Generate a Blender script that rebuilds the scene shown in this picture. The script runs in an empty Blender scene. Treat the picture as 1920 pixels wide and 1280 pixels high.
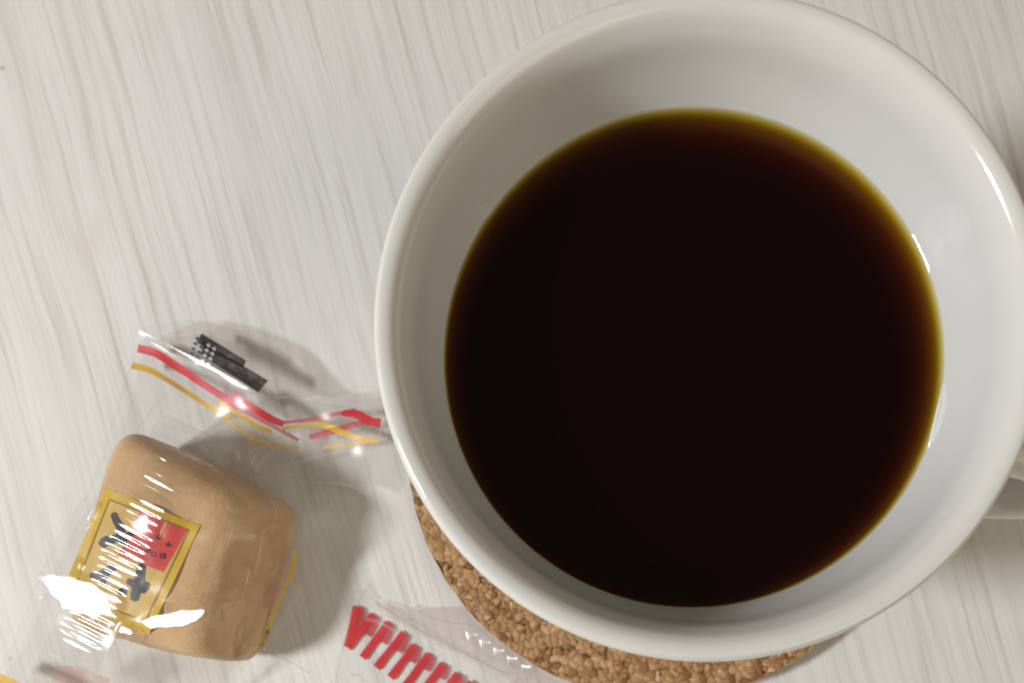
import bpy, bmesh, math, random
import numpy as np
from mathutils import Vector, Matrix, noise
from mathutils.geometry import delaunay_2d_cdt
from mathutils.bvhtree import BVHTree

random.seed(7)
S = bpy.context.scene
COL = S.collection
CM = 0.01                                   # everything below is written in centimetres

# ------------------------------------------------------------------ camera
CX, CY, CZ, F = -2.06, -4.097, 21.383, 2000.0     # straight down, focal length in 1920-px units
PX, PY = 1025.0, 1218.0                           # principal point of the (off-centre) crop
cam = bpy.data.cameras.new('camera')
cam.sensor_width = 36.0
cam.lens = F / 1920 * 36
cam.shift_x = (960 - PX) / 1920
cam.shift_y = (PY - 640) / 1920
cam.clip_start = 0.005
cam.clip_end = 20
cam.dof.use_dof = True
cam.dof.focus_distance = 16.6 * CM
cam.dof.aperture_fstop = 27
cam_o = bpy.data.objects.new('camera', cam)
cam_o.location = (CX * CM, CY * CM, CZ * CM)
COL.objects.link(cam_o)
S.camera = cam_o

# ------------------------------------------------------------------ light
w = bpy.data.worlds.new('World')
S.world = w
w.use_nodes = True
w.node_tree.nodes['Background'].inputs[0].default_value = (1.0, 0.87, 0.70, 1)
w.node_tree.nodes['Background'].inputs[1].default_value = 0.205

def area(name, az, el, dist, size, power, col, shape='DISK', target=(0, 0, 0)):
    l = bpy.data.lights.new(name, 'AREA')
    l.shape = shape
    l.size = size
    l.energy = power
    l.color = col
    o = bpy.data.objects.new(name, l)
    a, e = math.radians(az), math.radians(el)
    t = Vector(target) * CM
    p = t + Vector((math.cos(a) * math.cos(e), math.sin(a) * math.cos(e), math.sin(e))) * dist
    o.location = p
    o.rotation_euler = (t - p).to_track_quat('-Z', 'Y').to_euler()
    COL.objects.link(o)
    return o
kl = area('room_lamp', 192, 42, 0.90, 0.15, 7.4, (0.96, 0.985, 1.02), 'ELLIPSE', target=(-3, -1, 0))
kl.data.size_y = 0.095
area('room_fill', 325, 44, 1.3, 0.8, 3.3, (1.0, 0.88, 0.70), 'SQUARE', target=(-2, 0, 0))

S.view_settings.view_transform = 'Standard'
S.view_settings.look = 'None'
S.view_settings.exposure = 0
S.view_settings.gamma = 1
S.render.engine = 'CYCLES'
S.cycles.use_denoising = True
S.cycles.max_bounces = 14
S.cycles.diffuse_bounces = 5
S.cycles.glossy_bounces = 5
S.cycles.transparent_max_bounces = 24
S.cycles.sample_clamp_indirect = 20
S.cycles.blur_glossy = 0.2

# ------------------------------------------------------------------ helpers
def W(px, py, z):
    """photo pixel seen at height z (cm) -> place on the table, cm"""
    k = (CZ - z) / F
    return Vector((CX + (px - PX) * k, CY - (py - PY) * k, z))

def toPx(p):
    k = F / (CZ - p[2])
    return PX + (p[0] - CX) * k, PY - (p[1] - CY) * k

def mesh_obj(name, verts, faces, mat, parent=None, smooth=True, origin=(0, 0, 0), attr=None):
    me = bpy.data.meshes.new(name)
    o0 = Vector(origin)
    me.from_pydata([tuple((Vector(v) - o0) * CM) for v in verts], [], faces)
    if smooth:
        me.polygons.foreach_set('use_smooth', [True] * len(me.polygons))
    if attr:
        for k, vals in attr.items():
            a = me.attributes.new(k, 'FLOAT', 'POINT')
            a.data.foreach_set('value', vals)
    me.materials.append(mat)
    me.update()
    o = bpy.data.objects.new(name, me)
    COL.objects.link(o)
    if parent:
        o.parent = parent
        o.location = (o0 - Vector(parent.get('_org', (0, 0, 0)))) * CM
        o['_org'] = list(o0)
    else:
        o.location = o0 * CM
        o['_org'] = list(o0)
    return o

def empty(name, org):
    o = bpy.data.objects.new(name, None)
    o.empty_display_size = 0.01
    o.location = Vector(org) * CM
    o['_org'] = list(org)
    COL.objects.link(o)
    return o

def tag(o, label, cat, group=None):
    o['label'] = label
    o['category'] = cat
    if group:
        o['group'] = group

def N(nt, typ, loc=(0, 0), **kw):
    n = nt.nodes.new(typ)
    for k, v in kw.items():
        if k.startswith('i_'):
            key = k[2:]
            key = int(key) if key.isdigit() else key.replace('_', ' ')
            n.inputs[key].default_value = v
        else:
            setattr(n, k, v)
    return n

def mat_new(name):
    m = bpy.data.materials.new(name)
    m.use_nodes = True
    nt = m.node_tree
    b = nt.nodes['Principled BSDF']
    return m, nt, b, nt.nodes['Material Output']

def ramp(nt, stops, fac=None, interp='LINEAR'):
    r = nt.nodes.new('ShaderNodeValToRGB')
    cr = r.color_ramp
    cr.interpolation = interp
    while len(cr.elements) > 1:
        cr.elements.remove(cr.elements[-1])
    cr.elements[0].position = stops[0][0]
    cr.elements[0].color = (*stops[0][1], 1)
    for p, c in stops[1:]:
        e = cr.elements.new(p)
        e.color = (*c, 1)
    if fac is not None:
        nt.links.new(fac, r.inputs[0])
    return r

def g3(v):
    return (v, v, v)

def mixc(nt, a, b, fac, blend='MIX'):
    m = nt.nodes.new('ShaderNodeMix')
    m.data_type = 'RGBA'
    m.blend_type = blend
    for sock, val in ((m.inputs[0], fac), (m.inputs[6], a), (m.inputs[7], b)):
        if hasattr(val, 'node'):
            nt.links.new(val, sock)
        else:
            sock.default_value = val if not isinstance(val, tuple) else (*val, 1)[:4]
    return m.outputs[2]

def math_n(nt, op, a, b=None, clamp=False):
    m = nt.nodes.new('ShaderNodeMath')
    m.operation = op
    m.use_clamp = clamp
    for i, v in enumerate((a, b)):
        if v is None:
            continue
        if hasattr(v, 'node'):
            nt.links.new(v, m.inputs[i])
        else:
            m.inputs[i].default_value = v
    return m.outputs[0]

# ------------------------------------------------------------------ materials
def table_material():
    m, nt, b, out = mat_new('white_woodgrain')
    L = nt.links.new
    tc = N(nt, 'ShaderNodeTexCoord')
    rot = N(nt, 'ShaderNodeMapping')
    rot.inputs['Rotation'].default_value = (0, 0, math.radians(-15.5))
    L(tc.outputs['Object'], rot.inputs[0])
    # gentle waver of the grain lines
    wn = N(nt, 'ShaderNodeTexNoise', i_Scale=22.0, i_Detail=2.0)
    L(rot.outputs[0], wn.inputs['Vector'])
    sub = N(nt, 'ShaderNodeVectorMath', operation='SUBTRACT')
    sub.inputs[1].default_value = (.5, .5, .5)
    L(wn.outputs['Color'], sub.inputs[0])
    scl = N(nt, 'ShaderNodeVectorMath', operation='SCALE')
    scl.inputs['Scale'].default_value = 0.0026
    L(sub.outputs[0], scl.inputs[0])
    add = N(nt, 'ShaderNodeVectorMath', operation='ADD')
    L(rot.outputs[0], add.inputs[0])
    L(scl.outputs[0], add.inputs[1])
    def grain(sx, sy, detail, rough=.55, dist=0.0):
        mp = N(nt, 'ShaderNodeMapping')
        mp.inputs['Scale'].default_value = (sx, sy, 1)
        L(add.outputs[0], mp.inputs[0])
        n = N(nt, 'ShaderNodeTexNoise', i_Scale=1.0, i_Detail=detail, i_Roughness=rough, i_Distortion=dist)
        L(mp.outputs[0], n.inputs['Vector'])
        return n.outputs['Fac']
    broad = grain(190, 6, 3)
    mid = grain(640, 13, 3, .66)
    fine = grain(1500, 40, 2, .6)
    cloud = grain(30, 22, 3)
    c0 = ramp(nt, [(.25, (.675, .66, .632)), (.5, (.71, .70, .672)), (.75, (.735, .727, .703))], broad)
    c1 = ramp(nt, [(.31, (.70, .69, .665)), (.42, (.90, .893, .88)), (.52, g3(1.0)), (.75, g3(1.03))], mid)
    c2 = ramp(nt, [(.30, (.86, .855, .845)), (.45, g3(.98)), (.7, g3(1.02))], fine)
    c3 = ramp(nt, [(.3, (.96, .965, .955)), (.7, (1.02, 1.015, 1.0))], cloud)
    c = mixc(nt, c0.outputs[0], c1.outputs[0], 0.66, 'MULTIPLY')
    c = mixc(nt, c, c2.outputs[0], 0.8, 'MULTIPLY')
    c = mixc(nt, c, c3.outputs[0], 1.0, 'MULTIPLY')
    # faint pink smudge and two specks on the laminate
    def spot(p, r0, r1, wob=0.0):
        d = N(nt, 'ShaderNodeVectorMath', operation='DISTANCE')
        if wob:
            nn = N(nt, 'ShaderNodeTexNoise', i_Scale=260.0, i_Detail=3.0)
            L(tc.outputs['Object'], nn.inputs['Vector'])
            s_ = N(nt, 'ShaderNodeVectorMath', operation='SCALE')
            s_.inputs['Scale'].default_value = wob
            L(nn.outputs['Color'], s_.inputs[0])
            a_ = N(nt, 'ShaderNodeVectorMath', operation='ADD')
            L(tc.outputs['Object'], a_.inputs[0])
            L(s_.outputs[0], a_.inputs[1])
            L(a_.outputs[0], d.inputs[0])
            off = Vector((wob * .5, wob * .5, wob * .5))
        else:
            L(tc.outputs['Object'], d.inputs[0])
            off = Vector((0, 0, 0))
        d.inputs[1].default_value = Vector(p) * CM + off
        mr = N(nt, 'ShaderNodeMapRange')
        mr.inputs[1].default_value = r0 * CM
        mr.inputs[2].default_value = r1 * CM
        mr.inputs[3].default_value = 1
        mr.inputs[4].default_value = 0
        L(d.outputs['Value'], mr.inputs[0])
        return mr.outputs[0]
    s1 = spot(W(178, 452, 0), .05, .55, .006)
    c = mixc(nt, c, (.72, .56, .52), math_n(nt, 'MULTIPLY', s1, .38))
    for q, r in (((20, 1234), .05), ((4, 128), .07), ((1100, 1262), .03)):
        sp = spot(W(*q, 0), r * .4, r)
        c = mixc(nt, c, (.38, .37, .37), math_n(nt, 'MULTIPLY', sp, .7))
    L(c, b.inputs['Base Color'])
    b.inputs['Roughness'].default_value = 0.55
    b.inputs['Specular IOR Level'].default_value = 0.35
    bp = N(nt, 'ShaderNodeBump', i_Strength=0.25, i_Distance=0.0002)
    L(mid, bp.inputs['Height'])
    L(bp.outputs[0], b.inputs['Normal'])
    return m

def ceramic_material():
    m, nt, b, out = mat_new('white_glaze')
    L = nt.links.new
    tc = N(nt, 'ShaderNodeTexCoord')
    n = N(nt, 'ShaderNodeTexNoise', i_Scale=60.0, i_Detail=3.0)
    L(tc.outputs['Object'], n.inputs['Vector'])
    c = ramp(nt, [(.35, (.655, .642, .60)), (.65, (.685, .672, .63))], n.outputs['Fac'])
    # pin holes
    v = N(nt, 'ShaderNodeTexVoronoi', i_Scale=260.0)
    L(tc.outputs['Object'], v.inputs['Vector'])
    sep = N(nt, 'ShaderNodeSeparateColor')
    L(v.outputs['Color'], sep.inputs[0])
    a1 = math_n(nt, 'LESS_THAN', v.outputs['Distance'], 0.03)
    a2 = math_n(nt, 'GREATER_THAN', sep.outputs[0], 0.95)
    hole = math_n(nt, 'MULTIPLY', a1, a2)
    col = mixc(nt, c.outputs[0], (.16, .15, .14), math_n(nt, 'MULTIPLY', hole, .8))
    L(col, b.inputs['Base Color'])
    b.inputs['Roughness'].default_value = 0.11
    b.inputs['Specular IOR Level'].default_value = 0.6
    n1 = N(nt, 'ShaderNodeTexNoise', i_Scale=1400.0, i_Detail=2.0)
    n2 = N(nt, 'ShaderNodeTexNoise', i_Scale=120.0, i_Detail=2.0)
    L(tc.outputs['Object'], n1.inputs['Vector'])
    L(tc.outputs['Object'], n2.inputs['Vector'])
    h = math_n(nt, 'ADD', math_n(nt, 'MULTIPLY', n1.outputs['Fac'], .12), math_n(nt, 'MULTIPLY', n2.outputs['Fac'], .6))
    bp = N(nt, 'ShaderNodeBump', i_Strength=0.2, i_Distance=0.0002)
    L(h, bp.inputs['Height'])
    L(bp.outputs[0], b.inputs['Normal'])
    return m

def coffee_material():
    m, nt, b, out = mat_new('black_coffee')
    L = nt.links.new
    nt.nodes.remove(b)
    lw = N(nt, 'ShaderNodeLayerWeight', i_Blend=0.5)
    f5 = math_n(nt, 'POWER', lw.outputs['Facing'], 5.0)
    fr = math_n(nt, 'ADD', math_n(nt, 'MULTIPLY', f5, .95), .016)
    tr = N(nt, 'ShaderNodeBsdfTransparent')
    gl = N(nt, 'ShaderNodeBsdfGlossy', i_Roughness=0.015)
    mx = N(nt, 'ShaderNodeMixShader')
    # fine suspended solids scatter a little dark red light back
    df = N(nt, 'ShaderNodeBsdfDiffuse')
    df.inputs[0].default_value = (.60, .03, .09, 1)
    bd = N(nt, 'ShaderNodeMixShader', i_0=.006)
    L(tr.outputs[0], bd.inputs[1]); L(df.outputs[0], bd.inputs[2])
    L(fr, mx.inputs[0]); L(bd.outputs[0], mx.inputs[1]); L(gl.outputs[0], mx.inputs[2])
    L(mx.outputs[0], out.inputs['Surface'])
    va = N(nt, 'ShaderNodeVolumeAbsorption')
    sr, sg, sb = 2.0, 3.3, 12.0          # absorption per centimetre
    va.inputs['Color'].default_value = (1 - sr / 15, 1 - sg / 15, 1 - sb / 15, 1)
    va.inputs['Density'].default_value = 15 / CM
    L(va.outputs[0], out.inputs['Volume'])
    return m

def cork_material(name, dark=False):
    m, nt, b, out = mat_new(name)
    L = nt.links.new
    tc = N(nt, 'ShaderNodeTexCoord')
    geo = N(nt, 'ShaderNodeNewGeometry')
    n = N(nt, 'ShaderNodeTexNoise', i_Scale=700.0, i_Detail=5.0, i_Roughness=.7)
    L(geo.outputs['Position'], n.inputs['Vector'])
    if dark:
        c = ramp(nt, [(.3, (.20, .105, .05)), (.7, (.34, .195, .095))], n.outputs['Fac'])
        col = c.outputs[0]
    else:
        at = N(nt, 'ShaderNodeAttribute', attribute_name='tone')
        c = ramp(nt, [(0, (.22, .11, .05)), (.18, (.34, .185, .085)), (.5, (.42, .245, .12)),
                      (.8, (.49, .30, .155)), (1, (.58, .39, .22))], at.outputs['Fac'])
        c2 = ramp(nt, [(.34, (.30, .25, .20)), (.42, (.78, .75, .71)), (.52, g3(1.0)), (.70, g3(1.2))], n.outputs['Fac'])
        col = mixc(nt, c.outputs[0], c2.outputs[0], .85, 'MULTIPLY')
    L(col, b.inputs['Base Color'])
    b.inputs['Roughness'].default_value = 0.95
    b.inputs['Specular IOR Level'].default_value = 0.1
    bp = N(nt, 'ShaderNodeBump', i_Strength=0.6, i_Distance=0.0004)
    L(n.outputs['Fac'], bp.inputs['Height'])
    L(bp.outputs[0], b.inputs['Normal'])
    return m

def sweet_material():
    m, nt, b, out = mat_new('floured_caramel')
    L = nt.links.new
    tc = N(nt, 'ShaderNodeTexCoord')
    n = N(nt, 'ShaderNodeTexNoise', i_Scale=130.0, i_Detail=5.0, i_Roughness=.6)
    n2 = N(nt, 'ShaderNodeTexNoise', i_Scale=700.0, i_Detail=3.0, i_Roughness=.7)
    for q in (n, n2):
        L(tc.outputs['Object'], q.inputs['Vector'])
    c = ramp(nt, [(.30, (.48, .295, .14)), (.5, (.57, .365, .185)), (.70, (.63, .425, .23))], n.outputs['Fac'])
    fl = ramp(nt, [(.50, g3(0)), (.72, g3(1))], n2.outputs['Fac'])
    col = mixc(nt, c.outputs[0], (.64, .48, .29), math_n(nt, 'MULTIPLY', fl.outputs[0], .35))
    L(col, b.inputs['Base Color'])
    b.inputs['Roughness'].default_value = 0.7
    b.inputs['Specular IOR Level'].default_value = 0.3
    b.inputs['Subsurface Weight'].default_value = 0.12
    b.inputs['Subsurface Radius'].default_value = (.004, .002, .001)
    bp = N(nt, 'ShaderNodeBump', i_Strength=0.55, i_Distance=0.0004)
    L(n2.outputs['Fac'], bp.inputs['Height'])
    L(bp.outputs[0], b.inputs['Normal'])
    return m

def film_material(name, tint, haze, rough=.09, f0=.055, hazecol=(.9, .89, .87), fine=0.0):
    m, nt, b, out = mat_new(name)
    L = nt.links.new
    nt.nodes.remove(b)
    lw = N(nt, 'ShaderNodeLayerWeight', i_Blend=0.5)
    f5 = math_n(nt, 'POWER', lw.outputs['Facing'], 5.0)
    fr = math_n(nt, 'ADD', math_n(nt, 'MULTIPLY', f5, .8), f0)
    tr = N(nt, 'ShaderNodeBsdfTransparent')
    tr.inputs[0].default_value = (*tint, 1)
    df = N(nt, 'ShaderNodeBsdfDiffuse')
    df.inputs[0].default_value = (*hazecol, 1)
    tl = N(nt, 'ShaderNodeBsdfTranslucent')
    tl.inputs[0].default_value = (*hazecol, 1)
    gl = N(nt, 'ShaderNodeBsdfGlossy', i_Roughness=rough)
    h = N(nt, 'ShaderNodeMixShader', i_0=.5)
    L(df.outputs[0], h.inputs[1]); L(tl.outputs[0], h.inputs[2])
    a = N(nt, 'ShaderNodeMixShader', i_0=haze)
    L(tr.outputs[0], a.inputs[1]); L(h.outputs[0], a.inputs[2])
    mx = N(nt, 'ShaderNodeMixShader')
    L(fr, mx.inputs[0]); L(a.outputs[0], mx.inputs[1]); L(gl.outputs[0], mx.inputs[2])
    L(mx.outputs[0], out.inputs['Surface'])
    # very fine crinkle of the film
    tc = N(nt, 'ShaderNodeTexCoord')
    n = N(nt, 'ShaderNodeTexNoise', i_Scale=240.0, i_Detail=3.0)
    L(tc.outputs['Object'], n.inputs['Vector'])
    bp = N(nt, 'ShaderNodeBump', i_Strength=0.05 + fine, i_Distance=0.0004)
    L(n.outputs['Fac'], bp.inputs['Height'])
    L(bp.outputs[0], gl.inputs['Normal'])
    return m

def ink_material(name, col, alpha=1.0, grain=0.0):
    m, nt, b, out = mat_new(name)
    L = nt.links.new
    b.inputs['Base Color'].default_value = (*col, 1)
    b.inputs['Roughness'].default_value = 0.45
    tc = N(nt, 'ShaderNodeTexCoord')
    n = N(nt, 'ShaderNodeTexNoise', i_Scale=520.0, i_Detail=2.0)
    L(tc.outputs['Object'], n.inputs['Vector'])
    r = ramp(nt, [(.3, g3(alpha - grain)), (.6, g3(alpha))], n.outputs['Fac'])
    L(r.outputs[0], b.inputs['Alpha'])
    return m

M = dict(table=table_material(), glaze=ceramic_material(), coffee=coffee_material(),
         cork=cork_material('cork_grain'), cork_dark=cork_material('cork_binder', True),
         sweet=sweet_material(),
         film=film_material('clear_film', (.992, .99, .988), .022, rough=.24),
         back=film_material('clear_film_underside', (.99, .988, .985), .06, rough=.2),
         seal=film_material('pressed_seal_film', (.975, .968, .96) , .03, rough=.14, hazecol=(.86, .83, .81)),
         pink=film_material('pink_tinted_film', (.975, .93, .925) , .12, rough=.18, hazecol=(.90, .82, .82)),
         tail=film_material('folded_tail_film', (.975, .968, .96), .10, rough=.2, hazecol=(.9, .88, .87)),
         edge=film_material('film_cut_edge', (.97, .965, .96), .34, rough=.2, hazecol=(.85, .84, .82)),
         red=ink_material('red_ink', (.60, .006, .014), .98, .08),
         red_far=ink_material('pale_red_ink', (.56, .03, .06), .76, .14),
         yellow=ink_material('yellow_ink', (.72, .42, .012), .93, .1),
         yellow_far=ink_material('pale_yellow_ink', (.72, .46, .05), .6, .12),
         gold=ink_material('gold_ink', (.62, .40, .03), .96, .06),
         cream=ink_material('cream_ink', (.66, .44, .10), .9, .05),
         brown=ink_material('brown_ink', (.30, .15, .03), .7, .1),
         labelred=ink_material('label_red_ink', (.62, .05, .045), .97, .06),
         black=ink_material('black_ink', (.012, .012, .018), .96, .05),
         grey=ink_material('dot_print_ink', (.02, .02, .022), .93, .22),
         white=ink_material('white_print', (.75, .74, .72), .8, .1),
         blush=ink_material('blurred_red_ink', (.62, .24, .16), .36, .1))

def sstep(t):
    t = min(1, max(0, t))
    return t * t * (3 - 2 * t)

# ------------------------------------------------------------------ table
def table_top():
    v = [(-60, -60, 0), (60, -60, 0), (60, 60, 0), (-60, 60, 0),
         (-60, -60, -2.5), (60, -60, -2.5), (60, 60, -2.5), (-60, 60, -2.5)]
    f = [(0, 1, 2, 3), (7, 6, 5, 4), (4, 5, 1, 0), (5, 6, 2, 1), (6, 7, 3, 2), (7, 4, 0, 3)]
    o = mesh_obj('table_top', v, f, M['table'], smooth=False)
    o['kind'] = 'structure'
    o['label'] = 'white wood grain table top under everything'
table_top()

# ------------------------------------------------------------------ lathe
def spline(pts, n=8):
    out = []
    P = [Vector(p).to_3d() if len(p) == 3 else Vector((p[0], p[1], 0)) for p in pts]
    for i in range(len(P) - 1):
        p0 = P[max(i - 1, 0)]; p1 = P[i]; p2 = P[i + 1]; p3 = P[min(i + 2, len(P) - 1)]
        for k in range(n):
            t = k / n
            out.append(0.5 * ((2 * p1) + (p2 - p0) * t + (2 * p0 - 5 * p1 + 4 * p2 - p3) * t * t
                              + (-p0 + 3 * p1 - 3 * p2 + p3) * t ** 3))
    out.append(P[-1])
    return out

def lathe(prof, seg=128, closed_ends=True):
    v, f = [], []
    for r, z in prof:
        for i in range(seg):
            a = 2 * math.pi * i / seg
            v.append((r * math.cos(a), r * math.sin(a), z))
    n = len(prof)
    for j in range(n - 1):
        for i in range(seg):
            i2 = (i + 1) % seg
            f.append((j * seg + i, j * seg + i2, (j + 1) * seg + i2, (j + 1) * seg + i))
    if closed_ends:
        f.append(tuple(range(seg))[::-1])
        f.append(tuple(range((n - 1) * seg, n * seg)))
    return v, f

# ------------------------------------------------------------------ cork coaster
KX, KY, KR, KZ = 0.196, -0.047, 5.016, 0.5
def coaster():
    root = empty('cork_coaster', (KX, KY, 0))
    tag(root, 'round brown cork coaster lying under the white coffee mug', 'coaster')
    zt = KZ - .035
    prof = [(KR - .12, .004), (KR - .04, .02), (KR - .015, .08), (KR - .01, .25), (KR - .015, zt - .08), (KR - .05, zt - .01), (KR - .1, zt)]
    v, f = lathe(prof, 160)
    vv = []
    for x, y, z in v:
        d = noise.noise(Vector((x * 3, y * 3, z * 6))) * .03
        r = math.hypot(x, y)
        s = (r + d) / r
        vv.append((x * s + KX, y * s + KY, z))
    mesh_obj('cork_slab', vv, f, M['cork_dark'], root, origin=(KX, KY, 0))
    # pressed granules: irregular cells cut from jittered seeds
    rnd = random.Random(3)
    sp = .118
    seeds = []
    ny = int(2 * KR / (sp * .866)) + 3
    nx = int(2 * KR / sp) + 3
    cells = {}
    for j in range(ny):
        for i in range(nx):
            if rnd.random() < .33:
                continue
            x = -KR - sp + (i + .5 * (j % 2)) * sp + rnd.uniform(-.46, .46) * sp
            y = -KR - sp + j * sp * .866 + rnd.uniform(-.46, .46) * sp
            if math.hypot(x, y) < KR + .05:
                seeds.append((x, y))
    cs = .4
    for k, (x, y) in enumerate(seeds):
        cells.setdefault((int(math.floor(x / cs)), int(math.floor(y / cs))), []).append(k)
    gran = []
    RC2 = 4.2
    for k, (x, y) in enumerate(seeds):
        px, py = toPx((x + KX, y + KY, KZ))
        rimd = math.hypot((px - 1332.75), (py - 605.9))
        # far under the mug nothing can ever be seen of the granules
        if math.hypot(x + KX, y + KY) < 2.55:
            continue
        poly = [(x - .4, y - .4), (x + .4, y - .4), (x + .4, y + .4), (x - .4, y + .4)]
        ci, cj = int(math.floor(x / cs)), int(math.floor(y / cs))
        for a in range(-2, 3):
            for b_ in range(-2, 3):
                for q in cells.get((ci + a, cj + b_), ()):
                    if q == k:
                        continue
                    qx, qy = seeds[q]
                    mx_, my_ = (x + qx) / 2, (y + qy) / 2
                    dx, dy = qx - x, qy - y
                    if dx * dx + dy * dy > .7:
                        continue
                    new = []
                    for t in range(len(poly)):
                        p, r = poly[t], poly[(t + 1) % len(poly)]
                        sp_ = (p[0] - mx_) * dx + (p[1] - my_) * dy
                        sr_ = (r[0] - mx_) * dx + (r[1] - my_) * dy
                        if sp_ <= 0:
                            new.append(p)
                        if (sp_ < 0 < sr_) or (sr_ < 0 < sp_):
                            u = sp_ / (sp_ - sr_)
                            new.append((p[0] + (r[0] - p[0]) * u, p[1] + (r[1] - p[1]) * u))
                    poly = new
                    if len(poly) < 3:
                        break
        if len(poly) < 3:
            continue
        cl = []
        for p in poly:
            r = math.hypot(*p)
            lim = KR - .025 + noise.noise(Vector((p[0] * 5, p[1] * 5, 3))) * .03
            cl.append((p[0] * lim / r, p[1] * lim / r) if r > lim else p)
        # drop doubled corners
        q = []
        for p in cl:
            if not q or math.hypot(p[0] - q[-1][0], p[1] - q[-1][1]) > .018:
                q.append(p)
        if len(q) > 3 and math.hypot(q[0][0] - q[-1][0], q[0][1] - q[-1][1]) < .018:
            q.pop()
        if len(q) < 3:
            continue
        area_ = abs(sum(q[i][0] * q[(i + 1) % len(q)][1] - q[(i + 1) % len(q)][0] * q[i][1] for i in range(len(q)))) / 2
        if area_ < .002:
            continue
        vis = (0 <= px <= 1920 and 0 <= py <= 1280 and rimd > 634)
        gran.append((area_ if vis else -1, q, (x, y)))
    gran.sort(key=lambda t: -t[0])
    def chip(q, c, v, f, tone):
        n = len(q)
        cx = sum(p[0] for p in q) / n; cy = sum(p[1] for p in q) / n
        h = rnd.uniform(-.006, .006) - (.03 if rnd.random() < .06 else 0)
        tx, ty = rnd.uniform(-.05, .05), rnd.uniform(-.05, .05)
        t = rnd.betavariate(2.6, 2.2)
        if rnd.random() < .10:
            t = rnd.uniform(0, .12)
        base = len(v)
        for s, z in ((1.0, KZ - .07), (1.0, KZ - .004 + h), (.96, KZ + h)):
            for p in q:
                x, y = cx + (p[0] - cx) * s, cy + (p[1] - cy) * s
                v.append((x + KX, y + KY, z + (tx * (x - cx) + ty * (y - cy) if z > KZ - .06 else 0)))
                tone.append(t)
        for k in range(2):
            for i in range(n):
                j = (i + 1) % n
                f.append((base + k * n + i, base + k * n + j, base + (k + 1) * n + j, base + (k + 1) * n + i))
        f.append(tuple(base + 2 * n + i for i in range(n)))
    nvis = 0
    sv, sf, st = [], [], []
    for a_, q, c in gran:
        if a_ > 0 and nvis < 300:
            v, f, tone = [], [], []
            chip(q, c, v, f, tone)
            mesh_obj('cork_granule', v, f, M['cork'], root, origin=(c[0] + KX, c[1] + KY, KZ), attr={'tone': tone})
            nvis += 1
        else:
            chip(q, c, sv, sf, st)
    o = mesh_obj('cork_granules', sv, sf, M['cork'], root, origin=(KX, KY, KZ), attr={'tone': st})
    o['kind'] = 'stuff'
coaster()

# ------------------------------------------------------------------ mug and coffee
MUG_H = 8.0
ZC = 6.391
INNER = [(0.02, 1.40), (0.9, 1.45), (1.6, 1.85), (2.15, 2.75), (2.62, 3.8), (2.95, 4.75), (3.27, 5.5), (3.455, 6.02), (3.50, 6.40), (3.685, 7.15), (3.78, 7.55), (3.865, 7.76), (3.95, 7.9), (4.05, 7.98), (4.17, 7.995), (4.225, 7.94), (4.25, 7.84), (4.235, 7.70), (4.19, 7.5)]
OUTER = [(4.19, 7.5), (4.11, 7.1), (3.95, 6.3), (3.66, 5.2), (3.28, 4.0), (2.85, 2.8), (2.58, 1.6), (2.5, .9), (2.45, .66), (2.35, .55), (2.2, .512), (2.1, .53), (2.0, .62), (1.0, .66), (.02, .66)]
def mug():
    root = empty('mug', (0, 0, KZ + .02))
    tag(root, 'white glazed ceramic coffee mug with a thick rounded rim, standing on the cork coaster', 'mug')
    inner = [(p.x, p.y) for p in spline(INNER, 7)]
    outer = [(p.x, p.y) for p in spline(OUTER, 6)][1:]
    v, f = lathe(inner + outer, 192)
    vv = []
    for x, y, z in v:                      # hand-made: not perfectly round
        a = math.atan2(y, x)
        s = 1 + .0016 * math.sin(2 * a + .6) + .0010 * math.sin(3 * a + 2)
        vv.append((x * s, y * s, z + .012 * math.sin(2 * a + 1) * (z / 8)))
    f = [tuple(reversed(q)) for q in f]
    mesh_obj('mug_body', vv, f, M['glaze'], root, origin=(0, 0, KZ))
    # handle
    path = spline([(3.55, 0, 6.1), (4.35, 0, 6.25), (5.15, 0, 6.15), (5.95, 0, 5.55), (6.2, 0, 4.5), (5.85, 0, 3.4), (5.0, 0, 2.5), (4.2, 0, 2.15), (3.0, 0, 2.15)], 8)
    ang = math.radians(-13.6)
    ca, sa = math.cos(ang), math.sin(ang)
    v, f = [], []
    ns = 28
    for i, p in enumerate(path):
        t = (path[min(i + 1, len(path) - 1)] - path[max(i - 1, 0)]).normalized()
        nrm = Vector((-t.z, 0, t.x))
        u = i / (len(path) - 1)
        flare = 1 + .35 * max(0, 1 - u / .14) ** 2 + .35 * max(0, (u - .86) / .14) ** 2
        for k in range(ns):
            th = 2 * math.pi * k / ns
            cw, sw = math.cos(th), math.sin(th)
            e = .75
            wy = .52 * flare * math.copysign(abs(cw) ** e, cw)
            wn = .31 * flare * math.copysign(abs(sw) ** e, sw)
            q = p + nrm * wn + Vector((0, wy, 0))
            v.append((q.x * ca - q.y * sa, q.x * sa + q.y * ca, q.z))
    for i in range(len(path) - 1):
        for k in range(ns):
            k2 = (k + 1) % ns
            f.append((i * ns + k, i * ns + k2, (i + 1) * ns + k2, (i + 1) * ns + k))
    f.append(tuple(range(ns))[::-1])
    f.append(tuple(range((len(path) - 1) * ns, len(path) * ns)))
    hp = Vector((3.9 * ca, 3.9 * sa, 6))
    mesh_obj('handle', v, f, M['glaze'], root, origin=hp)
mug()

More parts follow.
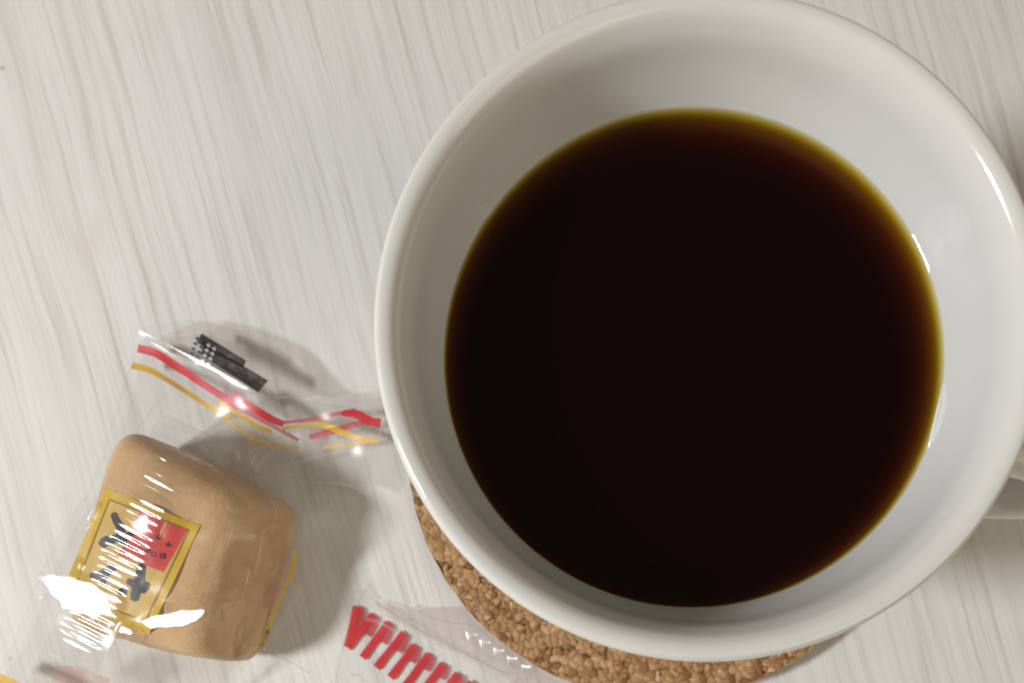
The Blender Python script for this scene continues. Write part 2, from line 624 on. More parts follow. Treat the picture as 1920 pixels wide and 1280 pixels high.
def coffee():
    # body of liquid reaching a hair into the wall; meniscus climbs it
    wall = [(p.x, p.y) for p in spline(INNER, 7)]
    below = [(r, z) for r, z in wall if z < ZC + .02]
    prof = [(max(r + .02, .02), z - .02) for r, z in below]
    rw = 3.50
    prof.append((rw + .05, ZC + .095))
    top = []
    for k in range(15):
        d = k / 14 * .42
        top.append((rw + .035 - d, ZC + .085 * math.exp(-d / .07)))
    prof += top + [(2.6, ZC), (1.2, ZC), (.02, ZC)]
    v, f = lathe(prof, 160)
    f = [tuple(reversed(q)) if False else q for q in f]
    me_o = mesh_obj('coffee', v, f, M['coffee'], origin=(0, 0, ZC))
    bm = bmesh.new(); bm.from_mesh(me_o.data)
    bmesh.ops.recalc_face_normals(bm, faces=bm.faces)
    bm.to_mesh(me_o.data); bm.free()
    tag(me_o, 'black coffee filling the white mug, dark brown with an olive edge', 'coffee')
coffee()

# ------------------------------------------------------------------ film sheets
class Field:
    """height (cm) over photo pixels: thin-plate spline through measured points plus creases"""
    def __init__(self, pts, feats=(), crinkle=.02, seed=0.0, smooth=1e-4):
        P = np.array(pts, float)
        self.c = P[:, :2] / 100
        n = len(P)
        K = self.U(self.c[:, None], self.c[None])
        A = np.zeros((n + 3, n + 3))
        A[:n, :n] = K + np.eye(n) * smooth
        A[:n, n] = 1; A[:n, n + 1:] = self.c
        A[n, :n] = 1; A[n + 1:, :n] = self.c.T
        self.w = np.linalg.solve(A, np.concatenate([P[:, 2], np.zeros(3)]))
        self.feats = feats
        self.crinkle = crinkle
        self.seed = seed
        self.bvh = None
        self.bvh_gap = .04
    @staticmethod
    def U(a, b):
        r2 = ((a - b) ** 2).sum(-1)
        return np.where(r2 > 1e-12, .5 * r2 * np.log(r2 + 1e-20), 0)
    def base(self, x, y):
        q = np.array([[x / 100, y / 100]])
        n = len(self.c)
        return float(self.U(q[:, None], self.c[None])[0] @ self.w[:n] + self.w[n] + self.w[n + 1] * x / 100 + self.w[n + 2] * y / 100)
    def z(self, x, y):
        z = self.base(x, y)
        if self.crinkle:
            p = Vector((x / 55, y / 55, self.seed))
            z += self.crinkle * noise.noise(p) + self.crinkle * .55 * (1 - 2 * abs(noise.noise(p * 1.9 + Vector((7, 3, 1)))))
        for ft in self.feats:
            z = ft(self, x, y, z)
        if self.bvh:
            o = Vector((CX, CY, CZ)); t = W(x, y, 0)
            h = self.bvh.ray_cast(o, (t - o).normalized())
            if h[0] is not None and h[0].z + self.bvh_gap > z:
                z = h[0].z + self.bvh_gap
        return max(z, .03)

def facet(cx, cy, ax, ay, ang, gx, gy, soft=.35, bend=0.0, dz=0.0, k=1.0, rough=.12, nz=.35):
    """a flat crumple facet: elliptical patch tilted to the slope (gx, gy) per cm (y up the photo)"""
    c, s = math.cos(math.radians(ang)), math.sin(math.radians(ang))
    st = {}
    def plane(dx, dy):
        return (gx * dx - gy * dy) * (CZ - 2) / F
    def fn(F_, x, y, z):
        dx, dy = x - cx, y - cy
        u = (dx * c + dy * s) / ax
        v = (-dx * s + dy * c) / ay - bend * u * u
        r = math.sqrt(u * u + v * v) * (1 + nz * noise.noise(Vector((x / 26, y / 26, cx)))) + rough * abs(noise.noise(Vector((x / 7, y / 7, cy))))
        if r > 1:
            return z
        if 'z0' not in st:
            z0 = F_.base(cx, cy)
            o = Vector((CX, CY, CZ))
            for i in range(-6, 7):             # keep the facet clear of the sweet under it
                for j in range(-6, 7):
                    if i * i + j * j > 30 or not F_.bvh:
                        continue
                    ex, ey = (ax * i * c - ay * j * s) / 6, (ax * i * s + ay * j * c) / 6
                    h = F_.bvh.ray_cast(o, (W(cx + ex, cy + ey, 0) - o).normalized())
                    if h[0] is not None:
                        z0 = max(z0, h[0].z + .03 - plane(ex, ey))
            st['z0'] = z0
        m = sstep((1 - r) / soft) * k
        return z * (1 - m) + (st['z0'] + dz + plane(dx, dy)) * m
    return fn

def crease(pts, amp, wid):
    P = [Vector(p) for p in pts]
    def fn(F_, x, y, z):
        q = Vector((x, y)); best = 1e9
        for a, b in zip(P, P[1:]):
            d = b - a
            t = min(1, max(0, (q - a).dot(d) / d.length_squared))
            best = min(best, (q - a - d * t).length)
        return z + amp * math.exp(-(best / wid) ** 1.3)
    return fn

def inside(pt, poly):
    x, y = pt; r = False; j = len(poly) - 1
    for i in range(len(poly)):
        xi, yi = poly[i]; xj, yj = poly[j]
        if (yi > y) != (yj > y) and x < (xj - xi) * (y - yi) / (yj - yi) + xi:
            r = not r
        j = i
    return r

def dense(poly, step):
    out = []
    for i in range(len(poly)):
        a, b = Vector(poly[i]), Vector(poly[(i + 1) % len(poly)])
        n = max(1, int((b - a).length / step))
        out += [tuple(a.lerp(b, k / n)) for k in range(n)]
    return out

def sheet(name, poly, fld, step, mat, parent, origin, dz=0.0, wobble=1.5):
    out = dense(poly, step)
    if wobble:
        out = [(x + wobble * noise.noise(Vector((x / 17, y / 17, 5))), y + wobble * noise.noise(Vector((x / 17, y / 17, 9)))) for x, y in out]
    pts = [Vector(p) for p in out]
    n = len(pts)
    xs = [p[0] for p in out]; ys = [p[1] for p in out]
    j = 0
    y = min(ys)
    while y < max(ys):
        x = min(xs) + (step / 2 if j % 2 else 0)
        while x < max(xs):
            if inside((x, y), out):
                pts.append(Vector((x, y)))
            x += step
        y += step * .866
        j += 1
    vs, es, fs, *_ = delaunay_2d_cdt(pts, [], [list(range(n))], 1, .4)
    V = []
    for p in vs:
        z = fld.z(p.x, p.y) + dz
        V.append(W(p.x, p.y, z))
    return mesh_obj(name, V, [tuple(reversed(f)) for f in map(list, fs)], mat, parent, origin=origin)

def up(o):
    """make every face look upward"""
    bm = bmesh.new(); bm.from_mesh(o.data)
    bm.normal_update()
    bad = [f for f in bm.faces if f.normal.z < 0]
    bmesh.ops.reverse_faces(bm, faces=bad)
    bm.to_mesh(o.data); bm.free()
    return o

def strip(name, line, wid, fld, mat, parent, dz, nw=4, step=7, origin=None):
    """printed band: polyline (px) of half-width wid (number or list) laid on the film"""
    L_ = spline([(p[0], p[1]) for p in line], 6)
    n = len(L_)
    V, Fc = [], []
    for i, p in enumerate(L_):
        t = (L_[min(i + 1, n - 1)] - L_[max(i - 1, 0)]).normalized()
        s = Vector((-t.y, t.x, 0))
        u = i / (n - 1)
        if isinstance(wid, (list, tuple)):
            k = u * (len(wid) - 1); a = int(min(k, len(wid) - 2)); ww = wid[a] + (wid[a + 1] - wid[a]) * (k - a)
        else:
            ww = wid
        ww *= 1 + .10 * noise.noise(Vector((p.x / 15, p.y / 15, 2)))
        for k in range(nw + 1):
            q = p + s * ww * (k / nw * 2 - 1)
            V.append(W(q.x, q.y, fld.z(q.x, q.y) + dz))
    for i in range(n - 1):
        for k in range(nw):
            a = i * (nw + 1) + k
            Fc.append((a, a + 1, a + nw + 2, a + nw + 1))
    return up(mesh_obj(name, V, Fc, mat, parent, origin=origin or V[0]))

def quad(name, c, fld, mat, parent, dz, n=10, m=10, skip=None):
    """printed panel between four photo corners, laid on the film"""
    c = [Vector(p) for p in c]
    V, Fc = [], []
    for j in range(m + 1):
        for i in range(n + 1):
            u, v = i / n, j / m
            q = (c[0] * (1 - u) + c[1] * u) * (1 - v) + (c[3] * (1 - u) + c[2] * u) * v
            V.append(W(q.x, q.y, fld.z(q.x, q.y) + dz))
    for j in range(m):
        for i in range(n):
            if skip and skip(i, j):
                continue
            a = j * (n + 1) + i
            Fc.append((a, a + 1, a + n + 2, a + n + 1))
    return up(mesh_obj(name, V, Fc, mat, parent, origin=V[0]))

def blob_strokes(name, strokes, fld, mat, parent, dz):
    """one brush character: strokes (polyline, half-widths) joined into one mesh"""
    V, Fc = [], []
    for line, wid in strokes:
        L_ = spline([(p[0], p[1]) for p in line], 6) if len(line) > 1 else None
        n = len(L_)
        b0 = len(V)
        nw = 3
        for i, p in enumerate(L_):
            t = (L_[min(i + 1, n - 1)] - L_[max(i - 1, 0)]).normalized()
            s = Vector((-t.y, t.x, 0))
            u = i / (n - 1)
            k = u * (len(wid) - 1); a = int(min(k, len(wid) - 2)); ww = wid[a] + (wid[a + 1] - wid[a]) * (k - a)
            ww *= min(1, math.sqrt(max(0, u) * 5) + .35) * min(1, math.sqrt(max(0, 1 - u) * 5) + .35)
            for k in range(nw + 1):
                q = p + s * ww * (k / nw * 2 - 1)
                V.append(W(q.x, q.y, fld.z(q.x, q.y) + dz + .0006 * (len(Fc) % 7)))
        for i in range(n - 1):
            for k in range(nw):
                a = b0 + i * (nw + 1) + k
                Fc.append((a, a + 1, a + nw + 2, a + nw + 1))
    return up(mesh_obj(name, V, Fc, mat, parent, origin=V[0]))

# ------------------------------------------------------------------ the wrapped sweet
ORG = W(360, 1020, 0)
ORG.z = 0
sweet_root = empty('wrapped_sweet', ORG)
tag(sweet_root, 'tan block of caramel sweet sealed in clear film with a yellow and red label', 'sweet')

def sweet_body():
    TL, TR, BR, BL = [W(222, 795, 1.8), W(545, 950, 1.2), W(466, 1242, 1.1), W(130, 1172, 1.4)]
    n = 46
    bm = bmesh.new()
    bmesh.ops.create_cube(bm, size=2)
    bmesh.ops.subdivide_edges(bm, edges=bm.edges[:], cuts=n, use_grid_fill=True)
    H = 2.2
    GROOVE = [Vector(t) for t in ((515, 985), (490, 1050), (462, 1120), (444, 1180), (440, 1225))]
    for v in bm.verts:
        x, y, z = v.co
        e = 7.5
        rh = (abs(x) ** e + abs(y) ** e) ** (1 / e)
        m = max(abs(x), abs(y), 1e-9)
        x, y = x * (m / rh if rh else 1), y * (m / rh if rh else 1)
        r = m
        q = 5.6
        k = (r ** q + abs(z) ** q) ** (1 / q)
        mm = max(r, abs(z))
        x, y, z = x * mm / k, y * mm / k, z * mm / k
        # belly
        bl = 1 + .05 * (1 - z * z)
        if z > 0:
            bl -= .05 * z
        x *= bl; y *= bl
        if z > 0:
            z += .035 * (1 - x * x) * (1 - y * y) - .0
        u, w_ = (x + 1) / 2, (1 - y) / 2
        p = (TL * (1 - u) + TR * u) * (1 - w_) + (BL * (1 - u) + BR * u) * w_
        p.x -= .46 * sstep((u - .45) / .5) * sstep((z + .55) / 1.5)
        zz = H * .5 + z * H * .5 + .015
        d = noise.noise(Vector((x * 1.6, y * 1.6, z * 1.6))) * .06
        q_ = Vector((p.x + d, p.y + d * .7, zz + d * .6 * (1 if z > 0 else 0)))
        if z > -.2 and u > .5:
            gx_, gy_ = toPx(q_)
            best = 1e9
            for a, b in zip(GROOVE, GROOVE[1:]):
                e_ = b - a
                t_ = min(1, max(0, (Vector((gx_, gy_)) - a).dot(e_) / e_.length_squared))
                best = min(best, (Vector((gx_, gy_)) - a - e_ * t_).length)
            q_.z -= .075 * math.exp(-(best / 8) ** 2)
            q_.x -= .05 * math.exp(-(best / 8) ** 2)
        v.co = q_
    V = [v.co.copy() for v in bm.verts]
    bm.verts.index_update()
    Fc = [tuple(x.index for x in f.verts) for f in bm.faces]
    bm.free()
    o = mesh_obj('sweet_block', V, Fc, M['sweet'], sweet_root, origin=ORG)
    return BVHTree.FromPolygons([tuple(v) for v in V], Fc)
SB = sweet_body()

GX, GY = .186, .115
ctrl = [(262, 612, .60), (375, 680, .74), (490, 738, .82), (372, 600, .42), (450, 618, .42), (530, 655, .45), (610, 735, .45), (716, 752, .62),
        (255, 690, .50), (340, 712, .62), (400, 745, .70), (450, 790, .74), (550, 800, .55), (620, 760, .60), (716, 790, .66),
        (690, 926, .50), (640, 860, .42), (560, 860, .48),
        (330, 765, .95), (440, 835, 1.1), (240, 812, 1.85), (350, 835, 2.1), (430, 885, 2.22), (490, 945, 2.1), (530, 985, 1.75), (575, 1010, .95),
        (575, 1080, .70), (545, 1150, .50), (480, 1222, .30), (460, 1060, 2.0), (430, 1150, 2.0), (415, 1215, 1.6), (430, 1245, .95),
        (300, 1205, 1.75), (250, 1190, 1.85), (350, 1010, 2.27), (300, 930, 2.26), (250, 1080, 2.26), (350, 1130, 2.25),
        (170, 930, 1.65), (200, 1000, 2.1), (110, 1050, 1.72), (75, 1085, 1.55), (150, 1130, 1.95), (140, 1215, 1.55), (15, 1235, .95), (200, 1260, 1.2), (-60, 1330, .5), (100, 1330, .6), (300, 1300, .8),
        (215, 800, 1.45)]
feats = [facet(148, 1116, 150, 70, 27, GX, GY, soft=.55, bend=.2, rough=.05),
         facet(330, 1161, 122, 36, -11, .23, .106, soft=.55, bend=-.4, rough=.02),
         facet(228, 1180, 62, 20, 18, .20, .11, soft=.55),
         facet(172, 962, 34, 12, -60, .19, .14, soft=.5),
         facet(376, 678, 142, 11, 27.5, .246, .273, soft=.5, dz=.015, rough=.0, nz=.08),
         crease([(385, 838), (330, 943), (215, 1180)], -.025, 5),
         crease([(505, 960), (470, 1080), (430, 1190)], .05, 8),
         crease([(480, 868), (520, 825), (560, 806), (640, 798)], .05, 6),
         crease([(500, 905), (560, 885), (640, 858)], .04, 6),
         crease([(185, 925), (150, 1010)], .06, 9),
         ]
def sweet_z(px, py):
    o = Vector((CX, CY, CZ))
    h = SB.ray_cast(o, (W(px, py, 0) - o).normalized())
    return h[0].z if h[0] is not None else 0
TOPS = {(350, 1010), (300, 930), (250, 1080), (350, 1130), (430, 885), (460, 1060), (430, 1150), (350, 835), (490, 945)}
ctrl = [(x, y, sweet_z(x, y) + .03 if (x, y) in TOPS else z) for x, y, z in ctrl]
ctrl += [(x, y, sweet_z(x, y) + .03) for x, y in ((420, 960), (410, 1060), (300, 1010), (260, 1000), (400, 1130), (300, 1120))]
FLD = Field(ctrl, feats, crinkle=.012, seed=1.3)
FLD.bvh = SB
FLD.bvh_gap = .028
OUTL = [(262, 611), (376, 598), (450, 617), (532, 655), (580, 705), (612, 737), (660, 742), (717, 751), (714, 800), (704, 860), (692, 926), (640, 908), (585, 930), (585, 1010), (584, 1085), (552, 1150), (515, 1205), (482, 1224),
        (452, 1262), (420, 1300), (380, 1345), (-70, 1345), (-40, 1300), (12, 1236), (74, 1080), (120, 985), (165, 920), (205, 810), (228, 735), (246, 680)]
def film():
    f = up(sheet('film', OUTL, FLD, 4.6, M['film'], sweet_root, ORG))
    # underside of the bag, lying on the table
    low = Field([(x, y, .05) for x, y in ((250, 620), (700, 760), (680, 920), (0, 1300), (350, 1300), (450, 900))], crinkle=.01, seed=8)
    small = [(360 + (x - 360) * .93, 1000 + (y - 1000) * .93) for x, y in OUTL]
    up(sheet('film_underside', small, low, 16, M['back'], sweet_root, ORG))
    # folded, pink tinted end of the bag beyond the ridge
    flap = [(300, 632), (376, 600), (450, 619), (530, 657), (578, 706), (612, 739), (560, 748), (492, 741), (375, 681)]
    up(sheet('end_flap', flap, FLD, 6, M['pink'], sweet_root, ORG, dz=-.03))
    tail = [(560, 752), (640, 742), (714, 757), (711, 800), (690, 922), (640, 903), (590, 905), (520, 880), (482, 892), (476, 868), (505, 842), (548, 800)]
    up(sheet('end_flap', tail, FLD, 6, M['tail'], sweet_root, ORG, dz=-.035))
film()

def film_edge(name, line, fld, parent, wd=1.1):
    o = strip(name, line, wd, fld, M['edge'], parent, .004, nw=1)
    return o
film_edge('film_edge', [(262, 611), (246, 680), (228, 735), (205, 810), (165, 920), (120, 985), (74, 1080), (12, 1236)], FLD, sweet_root)
film_edge('film_edge', [(717, 751), (714, 800), (704, 860), (692, 926)], FLD, sweet_root, 1.4)
film_edge('film_edge', [(692, 926), (640, 906), (590, 905), (540, 886)], FLD, sweet_root, .9)
for ln, wd in (([(515, 747), (570, 741), (650, 737)], 1.6), ([(466, 850), (501, 827), (531, 801)], 1.0), ([(515, 876), (585, 859), (650, 842)], 1.3),
               ([(540, 868), (575, 838), (650, 815)], 1.0), ([(600, 741), (650, 752), (706, 770)], 1.2), ([(484, 905), (512, 940), (518, 975)], 1.0),
               ([(492, 1010), (484, 1050), (478, 1080)], 1.4), ([(470, 1060), (462, 1090), (454, 1112)], .9), ([(505, 1225), (540, 1240), (580, 1262)], 1.0),
               ([(385, 832), (420, 800), (470, 775)], .9), ([(250, 820), (290, 760), (330, 725)], .8), ([(445, 955), (438, 985), (430, 1010)], 1.0), ([(560, 1085), (575, 1110), (560, 1140)], 1.0)):
    film_edge('fold_line', ln, FLD, sweet_root, wd)
film_edge('film_edge', [(470, 872), (482, 850), (520, 822), (560, 800), (600, 790)], FLD, sweet_root, 1.0)

def fin_seal():
    line = [(352, 795), (325, 852), (284, 930), (240, 1018), (196, 1106), (158, 1182), (120, 1258), (95, 1310)]
    L_ = spline(line, 40)
    n = len(L_)
    V, Fc = [], []
    s_acc = 0
    nw = 22
    def cross(e):
        return (-.119 * e + .05 * e * e) * 56 * .0097
    fr_, zc = [], []
    for i, p in enumerate(L_):
        t = (L_[min(i + 3, n - 1)] - L_[max(i - 3, 0)]).normalized()
        s = Vector((-t.y, t.x, 0))
        fr_.append(s)
        zc.append(max(FLD.z(p.x + s.x * 56 * e, p.y + s.y * 56 * e) + .03 - cross(e) for e in (-1, -.6, -.2, .2, .6, 1)) if i % 4 == 0 else zc[-1])
    zc = np.array(zc)
    wn = 26
    pad = np.pad(zc, wn, 'edge')
    zm = np.array([pad[i:i + 2 * wn + 1].max() for i in range(n)])
    pad = np.pad(zm, wn, 'edge')
    ker = np.hanning(2 * wn + 1); ker /= ker.sum()
    zc = np.convolve(pad, ker, 'valid')
    for i, p in enumerate(L_):
        if i:
            s_acc += (p - L_[i - 1]).length
        s = fr_[i]
        for k in range(nw + 1):
            e = k / nw * 2 - 1
            q = p + s * 56 * e
            lat = math.exp(-((e + .02) / .66) ** 6)
            rib = .0125 * math.sin(2 * math.pi * (s_acc / 14.5 + .10 * noise.noise(Vector((s_acc / 60, e, 1))))) * lat
            rib *= min(1.15, max(.12, .74 + 1.15 * noise.noise(Vector((s_acc / 27, e * 1.6, 4)))))
            V.append(W(q.x, q.y, float(zc[i]) + cross(e) + rib))
    for i in range(n - 1):
        for k in range(nw):
            a = i * (nw + 1) + k
            Fc.append((a, a + 1, a + nw + 2, a + nw + 1))
    o = up(mesh_obj('fin_seal', V, Fc, M['seal'], sweet_root, origin=ORG))
    o['label'] = 'ribbed seal running along the back of the film'
fin_seal()

def sweet_print():
    P = sweet_root
    D = -.012
    red, yel = M['red'], M['yellow']
    strip('red_stripe', [(258, 653), (290, 661), (335, 689), (395, 729), (450, 762)], [8, 8, 7, 6.5, 8], FLD, red, P, D)
    strip('red_stripe', [(437, 737), (470, 761), (505, 783), (532, 795)], [6, 6, 7, 6], FLD, red, P, D)
    strip('red_stripe', [(440, 755), (470, 775), (520, 803), (560, 825)], [7, 5, 4, 3], FLD, M['red_far'], P, D - .003)
    strip('red_stripe', [(528, 792), (580, 786), (640, 774), (668, 771)], [3, 3, 4, 8], FLD, M['red_far'], P, D - .003)
    strip('red_stripe', [(640, 775), (668, 776), (690, 788), (714, 793)], [4, 8, 9, 8], FLD, red, P, D)
    strip('red_stripe', [(580, 819), (620, 809), (660, 797), (690, 788)], [5, 6, 6, 4], FLD, M['red_far'], P, D - .004)
    strip('yellow_stripe', [(247, 685), (282, 694), (330, 722), (395, 763), (430, 783)], [6, 6, 4.5, 4.5, 5], FLD, yel, P, D)
    strip('yellow_stripe', [(405, 750), (440, 772), (480, 797), (510, 810)], [3, 4, 4.5, 4], FLD, yel, P, D - .002)
    strip('yellow_stripe', [(425, 785), (450, 805), (480, 824), (520, 835), (562, 842)], [4, 4, 5, 5, 5], FLD, M['yellow_far'], P, D - .003)
    strip('yellow_stripe', [(530, 803), (570, 797), (610, 797), (640, 810), (680, 823), (709, 826)], [3, 3, 6, 5.5, 5, 5], FLD, yel, P, D - .002)
    strip('yellow_stripe', [(606, 838), (650, 834), (690, 826)], [5, 4.5, 4], FLD, M['yellow_far'], P, D - .004)
    # far end of the bag
    strip('yellow_stripe', [(-30, 1262), (10, 1275), (50, 1296), (90, 1320)], [9, 9, 9, 9], FLD, yel, P, D)
    strip('red_stripe', [(100, 1262), (150, 1272), (200, 1290)], [16, 22, 18], FLD, M['blush'], P, D)
    # row of tiny red marks over the stripe
    for k in range(5):
        a = Vector((420 + k * 8.5, 733 + k * 4.6))
        strip('red_mark', [tuple(a), tuple(a + Vector((5, 3))), tuple(a + Vector((3, 12)))], [1.3, 1.3, 1.3], FLD, M['red_far'], P, D + .003)
    # date code: two solid dot-print rows on the end flap, with white characters at their left end
    dc = quad('date_code', [(378, 625), (462, 676), (455, 690), (368, 642)], FLD, M['grey'], P, .008, 12, 4)
    quad('date_code', [(382, 642), (503, 713), (484, 735), (376, 664)], FLD, M['grey'], P, .008, 14, 5)
    for j in range(4):
        for k in range(4):
            a = Vector((356 + j * 3.5 + k * 10.5, 661 - j * 9.4 + k * 6.3))
            on_dark = k > 1
            blob_strokes('code_character', [([(a.x, a.y), (a.x + 3.5, a.y + 2.5), (a.x + 7, a.y + 4)], [1.6, 1.6, 1.6]),
                                            ([(a.x + 2, a.y + 4), (a.x + 3.8, a.y + .5), (a.x + 6, a.y - 2)], [1.2, 1.0, 1.0])],
                         FLD, M['white'] if on_dark else M['grey'], dc, .016)
    # label
    lab = quad('label', [(197, 914), (375, 985), (279, 1188), (112, 1118)], FLD, M['gold'], P, -.020, 22, 22)
    pan = quad('label_panel', [(208, 938), (351, 993), (271, 1162), (140, 1108)], FLD, M['cream'], lab, -.016, 20, 20)
    for a, b_ in (((205, 936), (354, 993)), ((354, 993), (272, 1165)), ((272, 1165), (137, 1110)), ((137, 1110), (205, 936))):
        m_ = ((a[0] + b_[0]) / 2, (a[1] + b_[1]) / 2)
        strip('border_line', [a, m_, b_], 1.6, FLD, M['brown'], lab, -.013, nw=1)
    quad('red_panel', [(262, 958), (351, 993), (307, 1072), (222, 1040)], FLD, M['labelred'], lab, -.012, 14, 12)
    def zt(l):
        return [(130 + x / 4, 880 + y / 4) for x, y in l]
    chars = [
        [(zt([(545, 705), (530, 790), (520, 860), (495, 930), (485, 985)]), [8, 9, 10, 9, 7]),
         (zt([(600, 880), (550, 865), (480, 850), (430, 830)]), [7, 8, 7, 5]),
         (zt([(470, 900), (520, 880), (580, 905)]), [7, 9, 7]),
         (zt([(375, 895), (400, 910), (430, 915)]), [7, 9, 7])],
        [(zt([(330, 320), (350, 380), (385, 440), (380, 500), (330, 530)]), [6, 7, 8, 8, 6]),
         (zt([(400, 505), (330, 520), (270, 535), (240, 575)]), [7, 8, 9, 8]),
         (zt([(480, 470), (430, 500), (390, 560)]), [5, 6, 5])],
        [(zt([(345, 715), (290, 760), (220, 790), (150, 790)]), [7, 8, 7, 5]),
         (zt([(250, 740), (270, 800), (240, 850)]), [5, 6, 5])]]
    for ch in chars:
        blob_strokes('brush_character', ch, FLD, M['black'], lab, -.007)
    def small(cx, cy, segs):
        cx, cy = 130 + cx / 4, 880 + cy / 4
        blob_strokes('small_character', [([(cx + x * 1.0, cy + y * 1.0) for x, y in s], [.9, 1.0, .9]) for s in segs], FLD, M['black'], lab, -.006)
    box = [[(-4, -1), (0, 1), (4, 2)], [(-4, 2), (0, 4), (4, 5)], [(1, -5), (0, 1), (-2, 7)], [(-4, -1), (-4.5, .5), (-4, 2)], [(4, 2), (4.5, 3), (4, 5)]]
    ring = [[(-4, 0), (-3, -3.5), (0, -4)], [(0, -4), (3.5, -3), (4, 0)], [(4, 0), (3, 3.5), (0, 4)], [(0, 4), (-3, 3.5), (-4, 0)]]
    small(665, 500, box); small(742, 555, box)
    small(590, 595, [[(-5, -3), (0, -1), (5, 0)], [(-1, -7), (-1, 0), (-3, 6)], [(-4, 3), (0, 5), (4, 6)], [(1, -1), (3, 3), (6, 4)]])
    small(632, 632, ring)
    small(694, 645, ring + [[(-2, 0), (0, 0), (2, 1)], [(5, -6), (6, 0), (5, 6)]])
    # the neighbouring label of the print, seen edge-on down the right side
    quad('label', [(549, 1052), (560, 1040), (500, 1196), (480, 1214)], FLD, M['gold'], P, -.012, 4, 14)
    strip('label', [(553, 1030), (550, 1062), (541, 1090)], [3, 5, 3], FLD, M['yellow'], P, -.010)
    strip('label', [(470, 1210), (484, 1212), (496, 1206)], [2, 4, 3], FLD, M['yellow'], P, -.010)
    strip('red_panel', [(522, 1092), (512, 1115), (500, 1142)], [5, 12, 8], FLD, M['blush'], P, -.010)
sweet_print()

# ------------------------------------------------------------------ second wrapper, lower middle
ORG2 = W(760, 1240, 0); ORG2.z = 0
wr = empty('sweet_wrapper', ORG2)
tag(wr, 'clear wrapper end with red slanted dashes and a crimped edge, beside the cork coaster', 'wrapper')
ctrl2 = [(668, 1096, .16), (640, 1200, .05), (620, 1290, .06), (700, 1130, .07), (760, 1150, .07), (820, 1120, .10), (860, 1150, .12), (900, 1190, .20), (960, 1235, .28), (1040, 1290, .32),
         (740, 1220, .05), (840, 1260, .06), (700, 1260, .05), (680, 1170, .05), (930, 1290, .16), (780, 1340, .07), (1000, 1340, .26), (640, 1340, .05)]
FLD2 = Field(ctrl2, [crease([(668, 1100), (720, 1142), (800, 1188), (900, 1240), (960, 1290)], .07, 7),
                     crease([(770, 1150), (850, 1190), (930, 1235), (1000, 1290)], .05, 6)], crinkle=.014, seed=4.4)
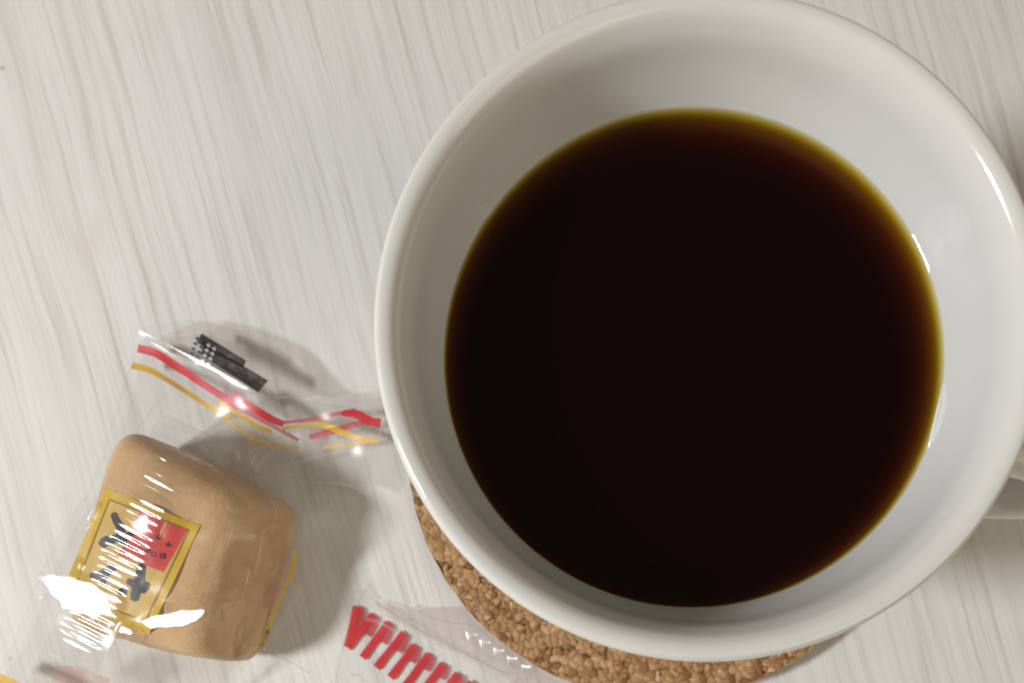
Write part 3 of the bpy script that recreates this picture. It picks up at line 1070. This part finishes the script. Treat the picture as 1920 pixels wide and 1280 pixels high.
def lower_wrapper():
    def coast(px, py, z, pad):
        p = W(px, py, z)
        return math.hypot(p.x - KX, p.y - KY) > KR + pad
    edge = []
    # follow the coaster at a small distance
    for k in range(24):
        a = math.radians(207 + k * 2.0)
        p = Vector((KX + (KR + .06) * math.cos(a), KY + (KR + .06) * math.sin(a), .30))
        edge.append(toPx(p))
    edge = [e for e in edge if 1128 < e[1] < 1340]
    zig = [(670, 1094), (676, 1104), (690, 1118), (702, 1124), (715, 1130), (722, 1127), (738, 1131), (752, 1137), (766, 1147), (770, 1139), (786, 1135)]
    out = zig + edge + [(960, 1345), (620, 1345), (622, 1285), (640, 1200), (660, 1110)]
    up(sheet('film', out, FLD2, 5, M['film'], wr, ORG2))
    # crimped end, pinkish where the layers lie together
    crimp = [(702, 1128), (722, 1131), (752, 1140), (772, 1150), (788, 1140)] + edge + [(1000, 1345), (985, 1318), (900, 1250), (800, 1198), (720, 1152)]
    up(sheet('crimped_end', crimp, FLD2, 6, M['pink'], wr, ORG2, dz=-.02))
    film_edge('film_edge', [(620, 1285), (640, 1200), (668, 1096)], FLD2, wr, 1.0)
    film_edge('film_edge', zig, FLD2, wr, 1.3)
    for ln, wd in (([(690, 1128), (760, 1172), (850, 1222), (930, 1268)], 1.3), ([(720, 1140), (800, 1190), (880, 1236)], .9), ([(770, 1165), (860, 1215), (960, 1262)], 1.1),
                   ([(760, 1140), (800, 1158), (850, 1172)], .9), ([(686, 1160), (712, 1166), (740, 1182)], 2.4), ([(850, 1170), (880, 1178), (897, 1196)], .9),
                   ([(650, 1262), (672, 1270), (690, 1290)], 1.2), ([(940, 1236), (962, 1256), (965, 1278)], 1.4)):
        film_edge('fold_line', ln, FLD2, wr, wd)
    # crimp ribs: short raised teeth
    for i in range(5):
        a = Vector((886 + i * 25.5, 1189 + i * 15.5))
        V, Fc = [], []
        nn, mm = 10, 6
        for j in range(mm + 1):
            for k in range(nn + 1):
                u, v = k / nn * 2 - 1, j / mm * 2 - 1
                q = a + Vector((17 * u, -2 * u)) + Vector((2, 9)) * v
                h = .385 * 17 * u * .0105 + .04 - .08 * v * .01
                h *= sstep((1.02 - max(abs(u), abs(v))) / .5)
                V.append(W(q.x, q.y, FLD2.base(q.x, q.y) - .012 + h))
        for j in range(mm):
            for k in range(nn):
                b0 = j * (nn + 1) + k
                Fc.append((b0, b0 + 1, b0 + nn + 2, b0 + nn + 1))
        up(mesh_obj('crimp_rib', V, Fc, M['film'], wr, origin=V[0]))
    def z4(x, y):
        return (580 + x / 3.048, 860 + y / 3.048)
    tops = [(275, 842), (362, 885), (450, 930), (538, 988), (600, 1060), (680, 1110), (762, 1165), (845, 1222), (925, 1270), (1005, 1322)]
    bots = [(212, 1072), (220, 1078), (305, 1135), (385, 1192), (465, 1248), (545, 1304), (625, 1360), (705, 1416), (790, 1470), (870, 1524)]
    for k, (t, b_) in enumerate(zip(tops, bots)):
        m_ = ((t[0] + b_[0]) / 2 + 3, (t[1] + b_[1]) / 2)
        wd = [9, 7, 5] if k == 0 else [5.5, 7.6, 8]
        strip('red_dash', [z4(*t), z4(*m_), z4(*b_)], wd, FLD2, M['red'], wr, -.004)
        if k < 9:     # the dash of the layer behind, half hidden
            fr_ = .58 - .035 * k
            sx, sy = 50 - k * 1.5, 18
            e_ = (t[0] + (b_[0] - t[0]) * fr_ + sx, t[1] + (b_[1] - t[1]) * fr_ + sy)
            s_ = (t[0] + sx * .45, t[1] + sy - 6)
            strip('red_dash', [z4(*s_), z4((s_[0] + e_[0]) / 2 + 3, (s_[1] + e_[1]) / 2), z4(*e_)], [6, 8.5, 8], FLD2, M['red_far'], wr, -.010)
lower_wrapper()

for o in S.objects:
    if '_org' in o:
        del o['_org']
